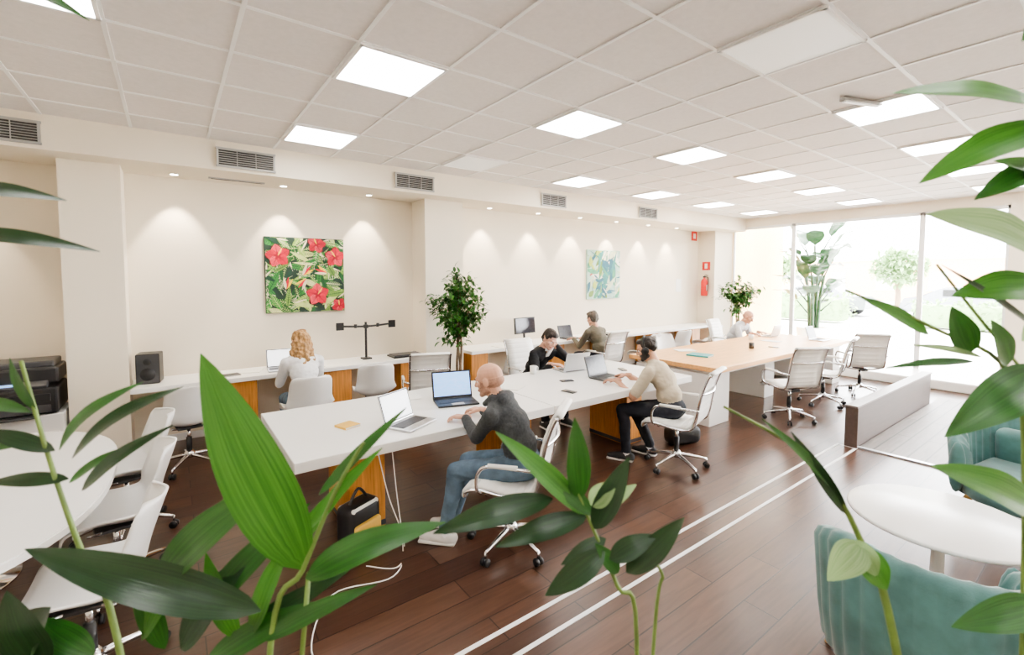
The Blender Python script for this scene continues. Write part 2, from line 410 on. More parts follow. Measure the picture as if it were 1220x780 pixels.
# ------------------------------------------------------------------ tables
def pedestal(b,x,y,sx,sy,h): b.box((x,y,h/2),(sx,sy,h),'oak',.004);b.box((x,y,.03),(sx+.004,sy+.004,.04),'dgrey',.002)
b=B()
b.box((-1.03,0,.715),(2.05,1.25,.07),'white',.006);b.box((1.03,0,.715),(2.05,1.25,.07),'white',.006)
for x in(-1.5,-.1,1.5): pedestal(b,x,0,.26,.55,.68)
for y in(-.15,.15): b.box((0,y,.66),(3.4,.05,.04),'dgrey')
b.build('conference_table',(2.61,3.54,0))
b=B()
b.box((0,0,.72),(4.3,1.35,.06),'oaktop',.006);b.box((0,0,.67),(4.1,1.2,.04),'white')
b.box((-1.9,0,.325),(.45,1.12,.65),'white',.006);b.box((1.9,0,.325),(.3,1.12,.65),'white',.006);b.box((0,0,.325),(.3,.6,.65),'white',.006)
b.build('oak_meeting_table',(7.42,3.62,0))
def walldesk(xa,xb,peds):
    b=B();L=xb-xa
    b.box((0,0,.725),(L,.58,.05),'white',.005)
    for (p,q) in peds: pedestal(b,(p+q)/2-(xa+xb)/2,.02,q-p,.46,.70)
    return b.build('long_desk',((xa+xb)/2,6.1,0))
walldesk(-.35,2.89,((.42,.76),(1.49,1.82),(2.48,2.83)))
walldesk(3.56,10.35,((3.6,3.9),(5.2,5.5),(6.6,6.9),(8.0,8.3),(9.4,9.7)))
# oval table on the left
b=B()
def superell(a,c,n=64,e=2.6):
    out=[]
    for i in range(n):
        t=2*math.pi*i/n;ct,st=math.cos(t),math.sin(t)
        out.append((a*math.copysign(abs(ct)**(2/e),ct),c*math.copysign(abs(st)**(2/e),st)))
    return out
for k,(f,z0,z1) in enumerate(((.985,.708,.715),(1,.715,.745),(.99,.745,.75))): b.prism(superell(.85*f,1.15*f),z0,z1,'white')
for y in(-.6,.6):
    b.cyl((0,y,.04),(0,y,.71),.05,'chrome')
    b.lathe([(.33,0),(.33,.012),(.08,.04),(.05,.06)],'chrome',c=(0,y,0))
b.build('oval_meeting_table',(-1.14,3.5,0))
b=B();b.lathe([(.405,.485),(.42,.492),(.42,.505),(.41,.512)],'white',48)
b.lathe([(.035,.02),(.03,.3),(.05,.487)],'wplast');b.lathe([(.26,0),(.26,.012),(.06,.03),(.03,.05)],'wplast',40)
b.build('round_coffee_table',(3.43,.60,0))
# ------------------------------------------------------------------ chairs
def starbase(b,mt='chrome',top=.40,r=.29):
    b.lathe([(.03,.10),(.045,.11),(.045,.15),(.028,.17)],mt)
    b.cyl((0,0,.15),(0,0,top*.75),.024,'black');b.cyl((0,0,top*.6),(0,0,top),.016,'chrome')
    for i in range(5):
        a=2*math.pi*i/5+.3;d=V((math.cos(a),math.sin(a),0));p=d*r
        b.tube([V((0,0,.13))+d*.03,V((0,0,.115))+d*r*.5,V((0,0,.085))+p],[.02,.012],mt,8,3)
        b.cyl(V((0,0,.05))+p,V((0,0,.09))+p,.008,mt,seg=8)
        t=V((-d.y,d.x,0))
        for s in(-1,1): b.cyl(V((p.x,p.y,.027))+t*s*.008,V((p.x,p.y,.027))+t*s*.024,.026,'black',seg=14)
def officechair():
    b=B();starbase(b)
    prof=smooth_path([(0,.25,.415),(0,.235,.452),(0,.15,.468),(0,0,.45),(0,-.13,.447),(0,-.205,.475),(0,-.24,.56),(0,-.265,.70),(0,-.30,.85),(0,-.345,.965),(0,-.37,.975)],9)
    n=len(prof)-1;NR=22
    def fn(u,v):
        i=min(int(v*n),n-1);t=v*n-i;p=prof[i].lerp(prof[i+1],t)
        d=(prof[i+1]-prof[i]).normalized()
        k=abs(math.sin(v*math.pi*NR))**.6
        x=(u*2-1)*.215
        return p+V((x,0,0))+V((0,d.z,-d.y))*(.004*k)
    b.grid(fn,4,NR*8,'wleather',.024)
    for s in(-1,1):
        b.tube([p+V((s*.226,0,0)) for p in prof],.012,'chrome',8,1)
        b.tube([(s*.226,.14,.455),(s*.275,.15,.50),(s*.285,.14,.60),(s*.285,.08,.655),(s*.285,-.10,.66),(s*.275,-.22,.655),(s*.228,-.262,.645)],.0115,'chrome',8,5)
        b.tube([(s*.285,.07,.664),(s*.285,-.12,.668)],.016,'wleather',8,1)
    for y,z in((.1,.44),(-.1,.425)): b.tube([(-.226,y,z+.01),(0,y,z-.02),(.226,y,z+.01)],.014,'chrome',8,4)
    b.box((0,0,.405),(.12,.24,.04),'dgrey',.01)
    b.tube([(-.226,-.285,.80),(0,-.325,.80),(.226,-.285,.80)],.012,'chrome',8,4)
    return b
def shellchair():
    b=B();starbase(b)
    prof=smooth_path([(0,.225,.425),(0,.20,.455),(0,.08,.45),(0,-.06,.432),(0,-.16,.455),(0,-.205,.53),(0,-.235,.64),(0,-.275,.76),(0,-.305,.845)],6)
    n=len(prof)-1
    def fn(u,v):
        i=min(int(v*n),n-1);t=v*n-i;p=prof[i].lerp(prof[i+1],t);x=u*2-1
        w=.225+.022*math.sin(math.pi*min(1,v*1.4))-.025*max(0,v-.6)/.4
        e=min(1,(1-v)/.12);w*=math.sqrt(max(0,1-(1-e)**2))*.35+.65 if e<1 else 1
        e=min(1,v/.06);w*=(.8+.2*math.sqrt(1-(1-e)**2))
        up=.09*abs(x)**2.2*math.sin(math.pi*min(1,max(0,v*1.25)));fw=.08*abs(x)**2.0*max(0,min(1,(v-.4)/.3))
        return p+V((x*w,fw+.0,up*(1-max(0,min(1,(v-.55)/.25)))))
    b.grid(fn,16,n,'wplast',.011)
    b.box((0,0,.41),(.2,.2,.02),'dgrey',.006)
    for s in(-1,1): b.tube([(s*.16,.12,.437),(s*.09,.06,.412),(s*.09,-.06,.412),(s*.15,-.12,.43)],.008,'chrome',6,4)
    return b
oc=officechair().build('office_chair',(1.84,2.50,0),rad(38)).data
def OC(x,y,a): place(oc,'office_chair',(x,y,0),rad(a))
OC(3.92,2.60,16)
OC(6.42,2.62,-28);OC(7.62,2.66,12);OC(8.75,2.55,-50)
OC(5.70,5.20,0)
OC(2.45,5.02,-20);OC(8.9,4.78,180);OC(3.85,4.72,180)
sc=shellchair().build('shell_chair',(1.13,5.18,0),0).data
def SC(x,y,a): place(sc,'shell_chair',(x,y,0),rad(a))
SC(.10,5.42,8);SC(1.95,5.45,-12)
SC(3.95,5.3,-10);SC(6.95,5.3,10);SC(7.9,5.3,-8);SC(9.2,5.4,0);SC(7.0,4.75,170)
SC(-.30,4.28,104);SC(-.30,3.50,96);SC(-.34,2.74,84);SC(-1.9,4.9,200)
# ------------------------------------------------------------------ armchairs
def armchair():
    b=B()
    def prof(th):
        a=abs(th);return .82-.20*max(0,(a-.45)/.55)**1.3*1.0
    NR=22
    def outer(th):
        ang=th*rad(128)-math.pi/2
        r=.385+.012*abs(math.sin(th*NR*math.pi/2))
        return ang,r
    n=132
    rings=[]
    for i in range(n+1):
        th=-1+2*i/n;ang,r=outer(th);h=prof(th);zb=.24
        c,s_=math.cos(ang),math.sin(ang)*.97
        flare=.03
        ins=.085
        pts=[(r-.05,zb),(r-.01,zb+.03),(r+.01,.42),(r+flare,h-.05),(r+flare-.015,h-.012),(r+flare-.045,h),(r+flare-.075,h-.012),(r-ins+.005,h-.06),(r-ins-.015,.42),(r-ins-.01,.30),(r-ins,zb)]
        rings.append([(c*q,s_*q,z) for q,z in pts])
    m=len(rings[0]);vs=[p for r in rings for p in r];fs=[]
    for i in range(n):
        for k in range(m):
            a=i*m+k;a2=i*m+(k+1)%m;fs.append([a,a2,a2+m,a+m])
    fs.append(list(range(m)));fs.append([n*m+k for k in range(m)][::-1])
    b.add(vs,fs,'velvet',True)
    for s in(-1,1):
        e=V(rings[0 if s<0 else n][4]);b.ell((e.x*.95,e.y+.0,.44),(.05,.045,.19),'velvet')
    b.lathe([(.30,.24),(.325,.26),(.33,.34),(.31,.36)],'velvet',36,c=(0,.03,0))
    b.box((0,.06,.41),(.52,.56,.12),'velvet',.05,seg=4)
    b.box((0,-.20,.57),(.46,.13,.28),'velvet',.06,R=RX(rad(-10)),seg=4)
    for sx in(-1,1):
        for sy in(-1,1): b.tube([(sx*.22,sy*.22,.26),(sx*.33,sy*.31,0)],[.026,.012],'gold',12,1)
    return b
ac=armchair().build('teal_armchair',(2.48,.43,0),rad(-66)).data
place(ac,'teal_armchair',(4.85,.40,0),rad(80))
place(ac,'teal_armchair',(3.35,-.75,0),rad(0))
# ------------------------------------------------------------------ small things
def laptop(x,y,z,a,scr='scrA',body='alu',w=.33):
    b=B();d=w*.68
    b.box((0,0,.009),(w,d,.014),body,.004)
    b.box((0,.02,.0165),(w*.88,d*.5,.002),'black')
    for r in range(5):
        for c in range(13): b.box((-w*.42+w*.84*(c+.5)/13,.02+d*.23-d*.46*(r+.5)/5,.018),(w*.055,d*.075,.002),'dgrey')
    b.box((0,-d*.33,.0165),(w*.3,d*.25,.001),'vent')
    R=RX(rad(-18));o=V((0,d/2,.014))
    b.box(o+R@V((0,0,d/2)),(w,.008,d),body,.003,R=R)
    b.box(o+R@V((0,-.005,d/2+.004)),(w*.97,.002,d*.93),'black',R=R)
    b.box(o+R@V((0,-.0065,d/2+.004)),(w*.92,.002,d*.85),scr,R=R)
    b.cyl((-w*.4,d/2,.014),(w*.4,d/2,.014),.006,'dgrey',seg=8)
    b.build('laptop',(x,y,z),rad(a))
TZ=.751
laptop(1.42,3.18,TZ,28,'scrA');laptop(1.98,3.50,TZ,-16,'scrB','black',.36)
laptop(3.78,3.96,TZ,172,'scrB');laptop(3.80,3.40,TZ,4,'scrD','dgrey')
laptop(1.05,6.0,TZ,-4,'scrA');laptop(8.95,4.05,TZ,180,'scrA');laptop(9.1,3.25,TZ,0,'scrD')
laptop(5.75,6.0,TZ,0,'scrD','black')
def book(x,y,a,mt,sx=.15,sy=.21,h=.015,name='notebook',z=TZ):
    b=B();b.box((0,0,h/2),(sx*.97,sy*.97,h*.8),'paper');b.box((0,0,h),(sx,sy,.002),mt);b.box((0,0,.001),(sx,sy,.002),mt);b.box((-sx/2,0,h/2),(.002,sy,h),mt);b.build(name,(x,y,z),rad(a))
book(1.02,3.42,20,'yellow',.13,.13);book(1.72,3.96,-10,'paper',.2,.28,.004,'paper_sheet');book(5.95,3.6,12,'teal',.24,.3,.02);book(6.2,4.0,60,'paper',.2,.28,.006,'paper_sheet')
book(2.7,3.7,30,'paper',.2,.28,.004,'paper_sheet');book(.5,6.0,10,'black',.2,.14,.01);book(.75,6.15,-20,'paper',.2,.28,.004,'paper_sheet');book(4.2,5.95,5,'paper',.21,.29,.005,'paper_sheet')
book(1.6,5.98,0,'paper',.21,.29,.004,'paper_sheet');book(6.7,6.0,0,'black',.2,.28,.03);book(8.3,3.7,0,'paper',.2,.28,.004,'paper_sheet')
def phone(x,y,a): 
    b=B();b.box((0,0,.004),(.072,.145,.008),'black',.003);b.box((0,0,.0085),(.066,.135,.001),'scrD');b.build('smartphone',(x,y,TZ),rad(a))
phone(1.5,3.7,40);phone(3.05,3.2,10);phone(3.35,3.55,70);phone(7.6,3.35,10);phone(4.3,3.6,-30)
def mug(x,y,mt='wplast'):
    b=B();b.lathe([(.03,0),(.038,.005),(.04,.09),(.036,.09),(.034,.01)],mt,24);b.tube([(.038,0,.075),(.065,0,.07),(.065,0,.03),(.038,0,.02)],.005,mt,6,4);b.build('coffee_mug',(x,y,TZ))
mug(3.3,4.05);mug(2.5,3.9);mug(8.2,4.0);mug(7.2,3.5,'black');mug(4.4,6.1)
b=B();b.box((0,0,.008),(.2,.16,.016),'black',.004);b.cyl((0,0,.01),(0,.02,.18),.02,'black');b.box((0,.0,.29),(.46,.03,.27),'black',.006,R=RX(rad(-5)));b.box((0,-.018,.29),(.43,.004,.24),'scrD',R=RX(rad(-5)));b.build('desktop_monitor',(4.78,6.1,TZ),rad(5))
# dual monitor arm
b=B();b.box((0,0,.01),(.12,.12,.02),'black',.004);b.cyl((0,0,.01),(0,0,.50),.016,'black');b.box((0,0,.44),(.06,.06,.05),'black',.01)
for s in(-1,1):
    b.tube([(0,0,.44),(s*.15,-.04,.45),(s*.33,-.02,.46)],.014,'black',8,3);b.cyl((s*.15,-.04,.43),(s*.15,-.04,.48),.02,'black')
    b.box((s*.35,-.04,.46),(.10,.02,.10),'black',.006);b.cyl((s*.33,-.02,.43),(s*.33,-.02,.50),.018,'black')
b.build('dual_monitor_arm',(2.1,6.15,TZ))
b=B();b.box((0,0,.012),(.44,.26,.024),'black',.006);b.box((0,0,.03),(.40,.22,.012),'dgrey',.004);b.build('closed_laptop',(2.62,6.05,TZ),0)
b=B();b.box((0,0,.155),(.2,.22,.31),'black',.01);b.box((0,-.111,.155),(.18,.004,.29),'dgrey');b.cyl((0,-.115,.1),(0,-.11,.1),.065,'black');b.cyl((0,-.115,.23),(0,-.11,.23),.035,'black');b.build('desk_speaker',(-.2,6.12,TZ),rad(-8))
# printer
b=B()
b.box((0,0,.30),(.62,.5,.60),'wplast',.008)
for z in(.16,.36): b.box((0,-.253,z),(.56,.008,.17),'white',.003);b.box((0,-.26,z+.05),(.2,.012,.015),'alu',.003)
b.box((0,0,.73),(.56,.5,.24),'black',.02);b.box((0,-.255,.66),(.46,.02,.07),'dgrey',.004);b.box((0,-.255,.76),(.46,.02,.07),'black',.004)
b.box((0,-.20,.87),(.42,.10,.05),'dgrey',.01,R=RX(rad(25)));b.box((-.05,-.232,.885),(.14,.004,.04),'scrB',R=RX(rad(25)))
b.box((0,.03,.95),(.56,.42,.15),'black',.02);b.box((0,.04,1.05),(.5,.36,.06),'dgrey',.015);b.box((0,-.29,.60),(.30,.1,.012),'dgrey')
b.build('office_printer',(-1.14,6.10,0),0)
# fire extinguisher on the pillar side face
b=B()
b.lathe([(.02,0),(.07,.01),(.075,.03),(.075,.34),(.06,.39),(.025,.42),(.02,.44)],'red',24);b.box((0,0,.46),(.05,.05,.04),'black',.006);b.tube([(0,0,.49),(-.02,-.05,.5),(-.02,-.10,.49)],.008,'black')
b.tube([(0,-.02,.46),(0,-.09,.44),(0,-.10,.3),(0,-.08,.12)],.009,'black',8,5);b.box((.055,0,.25),(.03,.1,.04),'dgrey')
b.box((0,-.0755,.2),(.06,.002,.14),'paper')
b.build('fire_extinguisher',(10.322,6.18,1.40))
b=B();b.box((0,0,0),(.012,.2,.2),'red',.002);b.box((-.007,0,.0),(.003,.07,.12),'paper');b.build('fire_sign',(10.393,6.18,2.12))
b=B();b.box((0,0,0),(.22,.012,.22),'red',.002);b.box((0,-.007,0),(.1,.003,.12),'paper');b.build('fire_alarm_sign',(10.2,6.392,2.84))
b=B();b.box((0,0,0),(.21,.006,.3),'paper');b.build('notice_sheet',(9.6,6.396,1.66))
# ------------------------------------------------------------------ paintings
def flatleaf(b,x,z,ang,L,w,mt,y,mid=None,n=12):
    pts=[]
    for i in range(n+1):
        q=i/n;ww=w/2*math.sin(math.pi*q**.8);pts.append((q*L,ww))
    for i in range(n-1,0,-1):
        q=i/n;ww=w/2*math.sin(math.pi*q**.8);pts.append((q*L,-ww))
    c,s_=math.cos(ang),math.sin(ang)
    P=[(max(-.47,min(.47,x+a*c-d*s_)),y,max(-.47,min(.47,z+a*s_+d*c))) for a,d in pts]
    b.add(P,[list(range(len(P)))],mt)
    if mid:
        P=[(max(-.47,min(.47,x+a*c-d*s_)),y-.0003,max(-.47,min(.47,z+a*s_+d*c))) for a,d in((0,.004),(L,.001),(L,-.001),(0,-.004))]
        b.add(P,[[0,1,2,3]],mid)
        for k in range(2,9):
            q=k/10;ww=w/2*math.sin(math.pi*q**.8)*.85
            for sg in(-1,1):
                a0=q*L;P=[(a0,0),(a0+ww*.8,sg*ww),(a0+ww*.8+.004,sg*ww),(a0+.006,0)]
                P=[(max(-.47,min(.47,x+a*c-d*s_)),y-.0003,max(-.47,min(.47,z+a*s_+d*c))) for a,d in P];b.add(P,[[0,1,2,3]],mid)
def pm(n,c): return mat(n,c,.7,var=.15,vscale=14)
pg=[pm('paint_green_1',(.02,.12,.03)),pm('paint_green_2',(.05,.26,.05)),pm('paint_green_3',(.012,.06,.035)),pm('paint_green_4',(.22,.40,.08)),pm('paint_lime',(.55,.64,.24)),pm('paint_cream',(.80,.72,.52))]
pr=[pm('paint_red',(.66,.02,.05)),pm('paint_pink',(.82,.09,.12)),pm('paint_dred',(.36,.01,.03)),pm('paint_yellow',(.92,.55,.05)),pm('paint_black',(.02,.05,.035))]
b=B();b.box((0,0,0),(.95,.03,.95),pr[4],.002);y=-.0160
random.seed(5)
for i in range(190):
    y-=.00006;x=random.uniform(-.5,.5);z=random.uniform(-.5,.5);a=random.uniform(0,6.28)
    m=random.choice(pg[:5]+[pg[1],pg[3],pg[0]]);flatleaf(b,x,z,a,random.uniform(.16,.32),random.uniform(.04,.09),m,y,random.choice([pg[4],pg[5],pg[2]]))
    if i%6==0: flatleaf(b,x,z,a+.5,random.uniform(.12,.2),.022,pg[5],y-.0003)
for (x,z,r) in ((-.33,.24,.15),(.13,.40,.12),(.36,.24,.14),(.13,-.25,.15),(.40,-.40,.10)):
    y-=.0004;a0=random.random()*2
    for k in range(5):
        a=a0+k*2*math.pi/5;flatleaf(b,x,z,a,r,r*.85,pr[k%2],y-.0002*k,pr[2])
    for k in range(5): flatleaf(b,x,z,a0+k*1.2566,r*.4,r*.2,pr[2],y-.0014)
    flatleaf(b,x,z,a0+.6,r*.8,.016,pr[3],y-.0018);y-=.002
for (x,z,a) in ((-.05,.0,.5),(.25,.02,2.4),(-.25,-.18,1.0),(.0,-.05,3.6)):
    for k in range(3): flatleaf(b,x,z,a+k*.35,.16,.035,[pr[3],pr[0],pg[5]][k],y-.0003*k)
b.build('tropical_painting',(1.415,6.384,1.878),recalc=False)
b=B();b.box((0,0,0),(.96,.03,.97),pm('paint2_base',(.42,.60,.52)),.002);y=-.016
pp=[pm('p2a',(.05,.24,.22)),pm('p2b',(.09,.32,.18)),pm('p2c',(.58,.64,.46)),pm('p2d',(.03,.13,.18)),pm('p2e',(.44,.52,.12)),pm('p2f',(.80,.78,.70)),pm('p2g',(.55,.08,.05)),pm('p2h',(.15,.24,.05))]
for i in range(110):
    y-=.00008;flatleaf(b,random.uniform(-.5,.4),random.uniform(-.5,.4),random.choice([random.uniform(.6,1.6),random.uniform(0,6.28)]),random.uniform(.15,.55),random.uniform(.02,.12),random.choice(pp if i%4==0 else pp[:6]),y)
b.build('abstract_painting',(7.01,6.384,1.905),recalc=False)
# ------------------------------------------------------------------ indoor trees
def ficus(name,x,y,ztop,zlow,r,nl,pot_h=.42,leafL=.10):
    b=B();b.lathe([(.15,0),(.17,.02),(.2,pot_h),(.185,pot_h),(.18,pot_h-.04)],'terra');b.lathe([(.18,pot_h-.05),(.175,pot_h-.035)],'soil')
    zc=(ztop+zlow)/2;H=(ztop-zlow)/2
    tr=[]
    for k in range(3):
        a=k*2.1;tr.append([(.03*math.cos(a+z*4),.03*math.sin(a+z*4),z) for z in np.linspace(pot_h-.05,zlow+H*.4,9)]);b.tube(tr[-1],[.02,.012],'bark',8,3)
    for i in range(60):
        d=V((random.gauss(0,1),random.gauss(0,1),random.gauss(.2,1))).normalized()
        rr=random.uniform(.5,1);e=V((d.x*r*rr,d.y*r*rr,zc+d.z*H*rr))
        s_=V((0,0,zlow+random.uniform(0,H*1.0)));mid=s_.lerp(e,.5)+V((0,0,.06))
        path=smooth_path([s_,mid,e],5);b.tube([s_,mid,e],[.006,.002],'bark',5,4)
        for j in range(nl//60):
            q=path[random.randint(3,len(path)-1)]+V((random.gauss(0,.035),random.gauss(0,.035),random.gauss(0,.03)))
            dd=V((random.gauss(0,1)+d.x,random.gauss(0,1)+d.y,random.gauss(-.35,.6))).normalized()*leafL*random.uniform(.7,1.2)
            b.leaf(q,q+dd,leafL*.45,random.choice(['ficus','ficus','leafB','leafA']),n=4,sag=.1)
    b.build(name,(x,y,0),recalc=False)
random.seed(3)
ficus('potted_ficus',3.12,5.42,1.98,.90,.45,1500)
ficus('potted_ficus',9.95,5.15,1.90,1.0,.52,1300)
# banana plant outside
b=B();b.lathe([(.26,0),(.30,.03),(.38,.6),(.35,.6),(.34,.55)],'wplast');b.lathe([(.34,.52),(.33,.545)],'soil')
for k in range(4):
    a=k*1.6;b.tube([(.08*math.cos(a),.08*math.sin(a),.5),(.12*math.cos(a),.12*math.sin(a),1.3),(.2*math.cos(a),.2*math.sin(a),1.9)],[.05,.03],'leafC')
for k in range(30):
    a=k*2.4;z0=1.1+.055*k;r=random.uniform(.6,1.1);e=V((math.cos(a)*r,math.sin(a)*r,z0+random.uniform(.0,.8)));s_=V((.15*math.cos(a),.15*math.sin(a),z0-.2))
    m=s_.lerp(e,.3)+V((0,0,.15));b.tube([s_,m],[.02,.012],'leafC',6,1);b.leaf(m,e,.38,'leafC',sag=.15,fold=.2,n=10,wave=.1)
b.build('potted_banana_plant',(13.0,4.8,0),recalc=False)
# ------------------------------------------------------------------ people
def capsule(b,p0,p1,r0,r1):
    p0,p1=V(p0),V(p1);d=p1-p0;L=max(d.length,1e-5);d=d/L;u,w=frame(d);seg=16;rings=[]
    for i in range(6):
        t=math.pi/2*(1-i/5.);rings.append((-math.sin(t)*r0,math.cos(t)*r0+1e-5))
    for i in range(6):
        t=math.pi/2*i/5.;rings.append((L+math.sin(t)*r1,math.cos(t)*r1+1e-5))
    vs=[];fs=[]
    for (h,r) in rings:
        for k in range(seg):
            a=2*math.pi*k/seg;vs.append(p0+d*h+u*math.cos(a)*r+w*math.sin(a)*r)
    for i in range(len(rings)-1):
        for k in range(seg):
            a=i*seg+k;c=i*seg+(k+1)%seg;fs.append([a,c,c+seg,a+seg])
    fs.append(list(range(seg))[::-1]);fs.append([(len(rings)-1)*seg+k for k in range(seg)])
    b.add(vs,fs,'white')
def sdf(pr,P):
    if pr[0]=='c':
        a=np.array(pr[1],float);c=np.array(pr[2],float);d=c-a;L=max(d@d,1e-9)
        t=np.clip(((P-a)@d)/L,0,1);q=a+t[:,None]*d
        return np.linalg.norm(P-q,axis=1)-(pr[3]+(pr[4]-pr[3])*t)
    a=np.array(pr[1],float);r=np.array(pr[2],float);Q=P-a
    if pr[3] is not None: Q=Q@np.array(pr[3])
    return (np.linalg.norm(Q/r,axis=1)-1)*r.min()
def remesh_add(dst,prims,voxel,iters,labels,wr=0.,wfreq=9):
    t=B()
    for pr in prims:
        if pr[0]=='c': capsule(t,pr[1],pr[2],pr[3],pr[4])
        else: t.ell(pr[1],pr[2],'white',pr[3],20)
    o=t.build('tmp');md=o.modifiers.new('r','REMESH');md.mode='VOXEL';md.voxel_size=voxel
    sm=o.modifiers.new('s','SMOOTH');sm.factor=.5;sm.iterations=iters
    bpy.context.view_layer.update()
    dg=bpy.context.evaluated_depsgraph_get();me=bpy.data.meshes.new_from_object(o.evaluated_get(dg))
    vs=[v.co.copy() for v in me.vertices];ns=[v.normal.copy() for v in me.vertices]
    if wr: vs=[p+n*(noise.noise(p*wfreq)*wr+noise.noise(V((p.x*25,p.y*25,p.z*40)))*wr*.5) for p,n in zip(vs,ns)]
    fs=[list(p.vertices) for p in me.polygons]
    Pc=np.array([tuple(p.center) for p in me.polygons])
    D=np.stack([sdf(pr,Pc) for pr in prims]);k=D.argmin(0)
    om=o.data;bpy.data.objects.remove(o);bpy.data.meshes.remove(om);bpy.data.meshes.remove(me)
    base=len(dst.v);dst.v+=[dst.T@p for p in vs];dst.uv+=[(0,0)]*len(vs)
    for f,i in zip(fs,k):
        mt=M[labels[prims[i][5 if prims[i][0]=='c' else 4]]]
        if mt not in dst.mats: dst.mats.append(mt)
        dst.f.append([q+base for q in f]);dst.m.append(dst.mats.index(mt));dst.sm.append(True)
def ik(a,t,l1,l2,hint):
    a=V(a);t=V(t);d=t-a;L=min(d.length,(l1+l2)*.995);d.normalize();t=a+d*L
    x=(l1*l1-l2*l2+L*L)/(2*L);h=math.sqrt(max(0,l1*l1-x*x));hv=V(hint);hv=(hv-d*hv.dot(d)).normalized()
    return a+d*x+hv*h,t
def hand(dst,w,d,n,side,lab,curl=1.,vox=.004):
    w=V(w);d=V(d).normalized();n=V(n);n=(n-d*n.dot(d)).normalized();s_=V(side);s_=(s_-d*s_.dot(d)-n*s_.dot(n)).normalized()
    P=[('c',tuple(w-d*.03),tuple(w+d*.01),.026,.023,'skin')]
    offs=(.030,.010,-.010,-.029);Ls=(.070,.080,.074,.058)
    for o,L in zip(offs,Ls):
        k=w+d*.088+s_*o;P.append(('c',tuple(w+d*.012+s_*o*.55),tuple(k),.014,.0115,'skin'))
        p=k;ang=0
        for j,(fr,bend) in enumerate(((.46,18),(.30,32),(.24,25))):
            ang+=rad(bend)*curl;dd=d*math.cos(ang)+n*math.sin(ang)+s_*(o*1.2)
            q=p+dd.normalized()*L*fr*1.1;P.append(('c',tuple(p),tuple(q),.0098-.0009*j,.0091-.0009*j,'skin'));p=q
    p=w+d*.022+s_*.022;q=p+(d*.62+s_*.72+n*.25).normalized()*.045;r=q+(d*.85+s_*.35+n*.4*curl).normalized()*.033;t=r+(d*.95+s_*.05+n*.45*curl).normalized()*.026
    P+= [('c',tuple(p),tuple(q),.016,.012,'skin'),('c',tuple(q),tuple(r),.0115,.0105,'skin'),('c',tuple(r),tuple(t),.0102,.009,'skin')]
    remesh_add(dst,P,vox,2,lab)
